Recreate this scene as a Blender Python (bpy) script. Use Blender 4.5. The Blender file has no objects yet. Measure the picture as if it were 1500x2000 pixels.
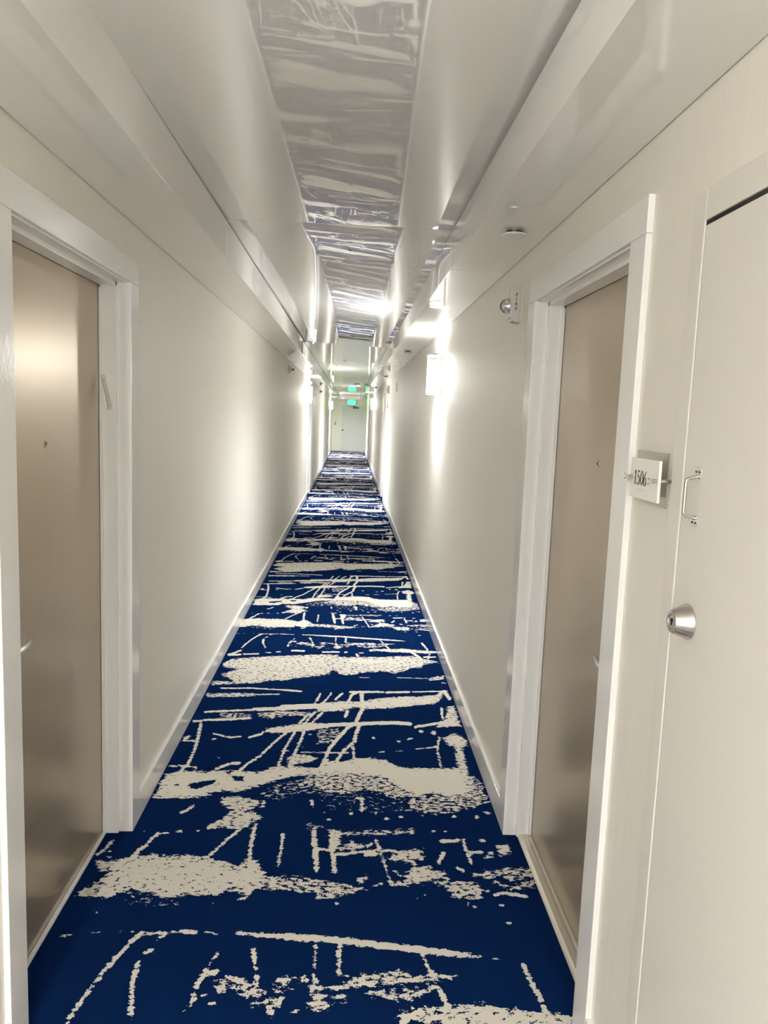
LA = (15, 480, 310)
LB = (36, 1300, 750)
LC = (112, 750, 2600)
LD = (24, 2000, 1000)
EXPO = 1.46
import bpy, bmesh, math, random
import numpy as np
from mathutils import Vector, Matrix
random.seed(4)
S = bpy.context.scene
COL = S.collection
PI = math.pi

# ------------------------------------------------------------------ places
XL, XR = -0.7736, 0.6440          # faces of casings and baseboards, left / right
TH = 0.016                        # their thickness over the wall
WL, WR = XL - TH, XR + TH         # wall faces
ZS, ZC = 2.238, 2.399             # soffit underside, tray ceiling
SL, SR = -0.5499, 0.4102          # soffit edges
Y0, Y1 = -11.0, 33.5              # corridor ends
SEAMS = [-10.4, -4.8, 0.0 - 1.9, 3.4126, 8.95, 14.4, 19.9, 25.4, 30.9]
XF = {-1: XL, 1: XR}

# ------------------------------------------------------------------ helpers
def X(s, u):                      # u = depth into the wall from the casing face, on side s
    return s * (abs(XF[s]) + u)

class MB:
    def __init__(self, root=(0, 0, 0)):
        self.bm = bmesh.new(); self.o = Vector(root)
    def v(self, p):
        return self.bm.verts.new(Vector(p) - self.o)
    def box(self, x0, x1, y0, y1, z0, z1, bev=0.0, seg=2):
        x0, x1 = sorted((x0, x1)); y0, y1 = sorted((y0, y1)); z0, z1 = sorted((z0, z1))
        t = bmesh.new()
        vs = [t.verts.new(Vector((x, y, z)) - self.o) for x in (x0, x1) for y in (y0, y1) for z in (z0, z1)]
        for f in ((0, 1, 3, 2), (4, 6, 7, 5), (0, 4, 5, 1), (2, 3, 7, 6), (0, 2, 6, 4), (1, 5, 7, 3)):
            t.faces.new([vs[i] for i in f])
        if bev > 0:
            bmesh.ops.bevel(t, geom=list(t.edges), offset=bev, segments=seg, affect='EDGES', profile=0.6)
        self.merge(t)
        return self
    def merge(self, t):
        me = bpy.data.meshes.new('tmp'); t.to_mesh(me); t.free()
        self.bm.from_mesh(me); bpy.data.meshes.remove(me)
    def tube(self, pts, r, n=12, flat=None):
        pts = [Vector(p) for p in pts]
        rr = r if isinstance(r, (list, tuple)) else [r] * len(pts)
        rings = []; ref = None
        for i, p in enumerate(pts):
            d = (pts[min(i + 1, len(pts) - 1)] - pts[max(i - 1, 0)]).normalized()
            if ref is None:
                ref = Vector((0, 0, 1)) if abs(d.z) < 0.9 else Vector((1, 0, 0))
            a = d.cross(ref).normalized(); b = a.cross(d).normalized(); ref = b
            fa, fb = flat if flat else (1, 1)
            rings.append([self.v(p + (a * math.cos(2 * PI * k / n) * fa + b * math.sin(2 * PI * k / n) * fb) * rr[i]) for k in range(n)])
        for i in range(len(rings) - 1):
            for k in range(n):
                self.bm.faces.new((rings[i][k], rings[i][(k + 1) % n], rings[i + 1][(k + 1) % n], rings[i + 1][k]))
        self.bm.faces.new(rings[0][::-1]); self.bm.faces.new(rings[-1])
        return self
    def lathe(self, prof, centre, axis, n=32):
        """prof: (radius, height along axis)"""
        ax = Vector(axis).normalized()
        a = ax.orthogonal().normalized(); b = ax.cross(a)
        c = Vector(centre); rings = []
        for r, h in prof:
            if r < 1e-6:
                rings.append([self.v(c + ax * h)])
            else:
                rings.append([self.v(c + ax * h + (a * math.cos(2 * PI * k / n) + b * math.sin(2 * PI * k / n)) * r) for k in range(n)])
        for i in range(len(rings) - 1):
            A, B = rings[i], rings[i + 1]
            for k in range(n):
                k2 = (k + 1) % n
                if len(A) == 1 and len(B) == 1: continue
                if len(A) == 1: self.bm.faces.new((A[0], B[k], B[k2]))
                elif len(B) == 1: self.bm.faces.new((A[k2], A[k], B[0]))
                else: self.bm.faces.new((A[k], B[k], B[k2], A[k2]))
        if len(rings[0]) > 1: self.bm.faces.new(rings[0])
        if len(rings[-1]) > 1: self.bm.faces.new(rings[-1][::-1])
        return self
    def poly(self, pts, depth):
        """flat polygon extruded by the vector depth"""
        d = Vector(depth)
        A = [self.v(p) for p in pts]; B = [self.v(Vector(p) + d) for p in pts]
        self.bm.faces.new(A); self.bm.faces.new(B[::-1])
        n = len(A)
        for i in range(n):
            self.bm.faces.new((A[i], A[(i + 1) % n], B[(i + 1) % n], B[i]))
        return self
    def build(self, name, mat, parent=None, smooth=True):
        bmesh.ops.recalc_face_normals(self.bm, faces=self.bm.faces)
        me = bpy.data.meshes.new(name); self.bm.to_mesh(me); self.bm.free()
        if smooth:
            for p in me.polygons: p.use_smooth = True
            try: me.set_sharp_from_angle(angle=math.radians(35))
            except Exception: pass
        me.materials.append(mat)
        o = bpy.data.objects.new(name, me); COL.objects.link(o)
        if smooth and name != 'ceiling_panel':
            wn = o.modifiers.new('weighted_normals', 'WEIGHTED_NORMAL'); wn.keep_sharp = True; wn.weight = 100
        if parent is not None: o.parent = parent
        else: o.location = self.o
        return o

def tag(o, label, cat, group=None, kind=None):
    o['label'] = label; o['category'] = cat
    if group: o['group'] = group
    if kind: o['kind'] = kind
    return o
def empty(name, loc, label, cat, group=None, kind=None):
    o = bpy.data.objects.new(name, None); COL.objects.link(o); o.location = loc
    o.empty_display_size = 0.05
    return tag(o, label, cat, group, kind)
def copy_tree(o, parent=None):
    c = o.copy(); COL.objects.link(c)
    if parent is not None: c.parent = parent
    for ch in list(o.children): copy_tree(ch, c)
    return c
def text_mesh(body, size, parent, name, mat, M, extrude=0.0004, bold=0.0):
    cu = bpy.data.curves.new(name, 'FONT'); cu.body = body; cu.size = size
    cu.align_x = 'CENTER'; cu.align_y = 'CENTER'; cu.extrude = extrude; cu.offset = bold
    t = bpy.data.objects.new(name, cu); COL.objects.link(t)
    bpy.context.view_layer.update()
    me = bpy.data.meshes.new_from_object(t.evaluated_get(bpy.context.evaluated_depsgraph_get()))
    bpy.data.objects.remove(t); bpy.data.curves.remove(cu)
    me.transform(M); me.materials.clear(); me.materials.append(mat); me.name = name
    o = bpy.data.objects.new(name, me); COL.objects.link(o); o.parent = parent
    return o

# ------------------------------------------------------------------ materials
def srgb(r, g, b):
    f = lambda c: c / 12.92 if c <= 0.04045 else ((c + 0.055) / 1.055) ** 2.4
    return (f(r / 255), f(g / 255), f(b / 255), 1)
def new_mat(name):
    m = bpy.data.materials.new(name); m.use_nodes = True
    return m, m.node_tree.nodes, m.node_tree.links, m.node_tree.nodes['Principled BSDF']
def plain(name, col, rough=0.4, metal=0.0, ior=1.5, bump=None, var=0.0, varscale=(6, 6, 1), aniso=0, trans=0, emit=None, coat=0):
    """principled paint / metal with a procedural tone and bump; bump = (scale xyz, strength, distance)"""
    m, N, L, P = new_mat(name)
    P.inputs['Base Color'].default_value = col; P.inputs['Roughness'].default_value = rough
    P.inputs['Metallic'].default_value = metal; P.inputs['IOR'].default_value = ior
    P.inputs['Anisotropic'].default_value = aniso
    P.inputs['Transmission Weight'].default_value = trans; P.inputs['Coat Weight'].default_value = coat
    tc = N.new('ShaderNodeTexCoord')
    geo = N.new('ShaderNodeNewGeometry')
    def noise(scale, detail=3):
        mp = N.new('ShaderNodeMapping'); mp.inputs['Scale'].default_value = scale
        L.new(geo.outputs['Position'], mp.inputs['Vector'])
        n = N.new('ShaderNodeTexNoise'); n.inputs['Scale'].default_value = 1; n.inputs['Detail'].default_value = detail
        L.new(mp.outputs['Vector'], n.inputs['Vector'])
        return n
    if var > 0:
        n = noise(varscale)
        mix = N.new('ShaderNodeMix'); mix.data_type = 'RGBA'
        mix.inputs['A'].default_value = tuple(c * (1 - var) for c in col[:3]) + (1,)
        mix.inputs['B'].default_value = tuple(min(1, c * (1 + var)) for c in col[:3]) + (1,)
        L.new(n.outputs['Fac'], mix.inputs['Factor']); L.new(mix.outputs['Result'], P.inputs['Base Color'])
    if bump:
        n = noise(bump[0], 2)
        b = N.new('ShaderNodeBump'); b.inputs['Strength'].default_value = bump[1]; b.inputs['Distance'].default_value = bump[2]
        L.new(n.outputs['Fac'], b.inputs['Height']); L.new(b.outputs['Normal'], P.inputs['Normal'])
    if emit:
        P.inputs['Emission Color'].default_value = emit[0]; P.inputs['Emission Strength'].default_value = emit[1]
    if emit: m.cycles.emission_sampling = 'FRONT'
    return m

M_wall = plain('cream_satin_wall_paint', (0.84, 0.81, 0.74, 1), 0.5, bump=((30, 30, 0.8), 0.35, 0.004), var=0.012, varscale=(14, 14, 0.5))
M_gloss = plain('white_lacquered_panel', (0.80, 0.79, 0.765, 1), 0.008, ior=2.25, var=0.006)
M_trim = plain('pale_grey_white_gloss_paint', (0.86, 0.855, 0.84, 1), 0.16, bump=((95, 95, 80), 0.22, 0.0015), var=0.01, varscale=(20, 20, 6))
M_bronze = plain('brushed_bronze_laminate', (0.45, 0.375, 0.275, 1), 0.28, metal=0.55, bump=((240, 240, 5), 0.05, 0.001), var=0.07, varscale=(160, 160, 2.2))
M_closet = plain('warm_white_door_paint', (0.76, 0.73, 0.68, 1), 0.42, bump=((90, 90, 60), 0.06, 0.001), var=0.012, varscale=(5, 5, 3))
M_enddoor = plain('pale_grey_door_paint', (0.72, 0.72, 0.70, 1), 0.4, var=0.01)
M_steel = plain('satin_steel', (0.62, 0.59, 0.54, 1), 0.26, metal=1.0, bump=((500, 500, 500), 0.03, 0.0005), var=0.05, varscale=(80, 80, 80))
M_satin = plain('satin_nickel_lever', (0.78, 0.77, 0.75, 1), 0.25, metal=0.9, var=0.03)
M_alum = plain('ribbed_aluminium', (0.72, 0.68, 0.60, 1), 0.3, metal=0.8, var=0.05, varscale=(4, 30, 4))
M_darkmetal = plain('dark_grey_metal', (0.07, 0.07, 0.065, 1), 0.45, metal=0.6, var=0.05)
M_black = plain('black_void', (0.012, 0.011, 0.010, 1), 0.7, var=0.05)
M_plastic = plain('white_device_plastic', (0.74, 0.73, 0.70, 1), 0.35, var=0.01)
M_greyplastic = plain('light_grey_device_plastic', (0.50, 0.48, 0.45, 1), 0.42, var=0.02)
M_red = plain('dark_red_print', (0.16, 0.008, 0.012, 1), 0.5, var=0.02)
M_clear = plain('clear_lens', (0.95, 0.96, 0.96, 1), 0.06, trans=0.85, ior=1.45)
M_case = plain('clear_plastic_case', (0.86, 0.86, 0.84, 1), 0.08)
M_case.node_tree.nodes['Principled BSDF'].inputs['Alpha'].default_value = 0.35
M_chrome = plain('bright_reflector', (0.85, 0.86, 0.86, 1), 0.12, metal=1.0, var=0.05, varscale=(60, 60, 60))
M_parch = plain('parchment', (0.72, 0.66, 0.54, 1), 0.7, var=0.06, varscale=(150, 150, 150))
M_acryl = plain('white_acrylic', (0.84, 0.83, 0.80, 1), 0.12, var=0.006)
M_backplate = plain('brushed_pewter_plate', (0.55, 0.51, 0.43, 1), 0.3, metal=0.75, bump=((30, 30, 700), 0.06, 0.0004), var=0.05, varscale=(20, 20, 400))
M_ink = plain('black_print', (0.02, 0.018, 0.017, 1), 0.4, var=0.02)
M_braille = plain('grey_braille', (0.45, 0.44, 0.42, 1), 0.4, var=0.02)
def lamp_mats(suffix, side, low, high):
    return (plain('lit_white_acrylic_shade' + suffix, (0.9, 0.9, 0.9, 1), 0.4, emit=((1.0, 0.99, 0.97, 1), side)),
            plain('lit_lower_diffuser' + suffix, (0.9, 0.9, 0.9, 1), 0.4, emit=((0.94, 0.97, 1.0, 1), low)),
            plain('lit_upper_diffuser' + suffix, (0.9, 0.9, 0.9, 1), 0.4, emit=((0.98, 0.99, 1.0, 1), high)))
LAMP_A = lamp_mats('', *LA)                       # nearest lamp, output lowered to even the light on the walls
LAMP_B = lamp_mats('_second_bulb', *LB)           # lamps further down
LAMP_D = lamp_mats('_end_bulb', *LD)               # lamp by the exit
LAMP_C = lamp_mats('_added_fill', *LC)         # unseen fill lamps added behind the viewer
M_exitface = plain('green_glowing_sign_face', (0.2, 0.8, 0.45, 1), 0.3, emit=((0.04, 0.62, 0.25, 1), 0.7))
M_exitletter = plain('bright_green_letters', (0.05, 0.8, 0.35, 1), 0.3, emit=((0.0, 1.0, 0.04, 1), 11.0))
M_cone = plain('cream_device_enamel', (0.66, 0.62, 0.53, 1), 0.4, var=0.02)
M_brown = plain('brown_bulb', (0.06, 0.03, 0.015, 1), 0.35, var=0.1)
M_moth = plain('moth_brown', (0.08, 0.045, 0.025, 1), 0.7, var=0.25, varscale=(300, 300, 300))

def carpet_material():
    m, N, L, P = new_mat('navy_and_cream_cut_pile_carpet')
    geo = N.new('ShaderNodeNewGeometry')
    at = N.new('ShaderNodeAttribute'); at.attribute_name = 'pattern'
    def noise(scale, detail, rough=0.5):
        mp = N.new('ShaderNodeMapping'); mp.inputs['Scale'].default_value = scale
        L.new(geo.outputs['Position'], mp.inputs['Vector'])
        n = N.new('ShaderNodeTexNoise'); n.inputs['Scale'].default_value = 1
        n.inputs['Detail'].default_value = detail; n.inputs['Roughness'].default_value = rough
        L.new(mp.outputs['Vector'], n.inputs['Vector']); return n.outputs['Fac']
    def math_(op, a, b=None, c=None):
        n = N.new('ShaderNodeMath'); n.operation = op
        for i, v in enumerate((a, b, c)):
            if v is None: continue
            if isinstance(v, (int, float)): n.inputs[i].default_value = v
            else: L.new(v, n.inputs[i])
        return n.outputs[0]
    n1 = noise((40, 66, 1), 3, 0.6)
    n2 = noise((170, 200, 1), 2, 0.5)
    f = math_('ADD', at.outputs['Fac'], math_('MULTIPLY', math_('SUBTRACT', n1, 0.5), 4.2))
    f = math_('ADD', f, math_('MULTIPLY', math_('SUBTRACT', n2, 0.5), 1.5))
    mask = N.new('ShaderNodeMapRange'); mask.inputs['From Min'].default_value = -0.05; mask.inputs['From Max'].default_value = 0.09
    L.new(f, mask.inputs['Value'])
    pile = noise((520, 520, 1), 2, 0.6)
    def tone(c0, c1):
        mx = N.new('ShaderNodeMix'); mx.data_type = 'RGBA'
        mx.inputs['A'].default_value = c0; mx.inputs['B'].default_value = c1
        L.new(pile, mx.inputs['Factor']); return mx.outputs['Result']
    navy = tone((0.0013, 0.0068, 0.033, 1), (0.0042, 0.0205, 0.088, 1))
    cream = tone((0.60, 0.55, 0.46, 1), (0.90, 0.86, 0.77, 1))
    mx = N.new('ShaderNodeMix'); mx.data_type = 'RGBA'
    L.new(mask.outputs['Result'], mx.inputs['Factor']); L.new(navy, mx.inputs['A']); L.new(cream, mx.inputs['B'])
    L.new(mx.outputs['Result'], P.inputs['Base Color'])
    P.inputs['Roughness'].default_value = 0.95
    P.inputs['Specular IOR Level'].default_value = 0.0
    h = math_('ADD', math_('MULTIPLY', mask.outputs['Result'], 0.8), math_('MULTIPLY', pile, 0.5))
    b = N.new('ShaderNodeBump'); b.inputs['Strength'].default_value = 0.35; b.inputs['Distance'].default_value = 0.002
    L.new(h, b.inputs['Height']); L.new(b.outputs['Normal'], P.inputs['Normal'])
    return m
M_carpet = carpet_material()

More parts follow.
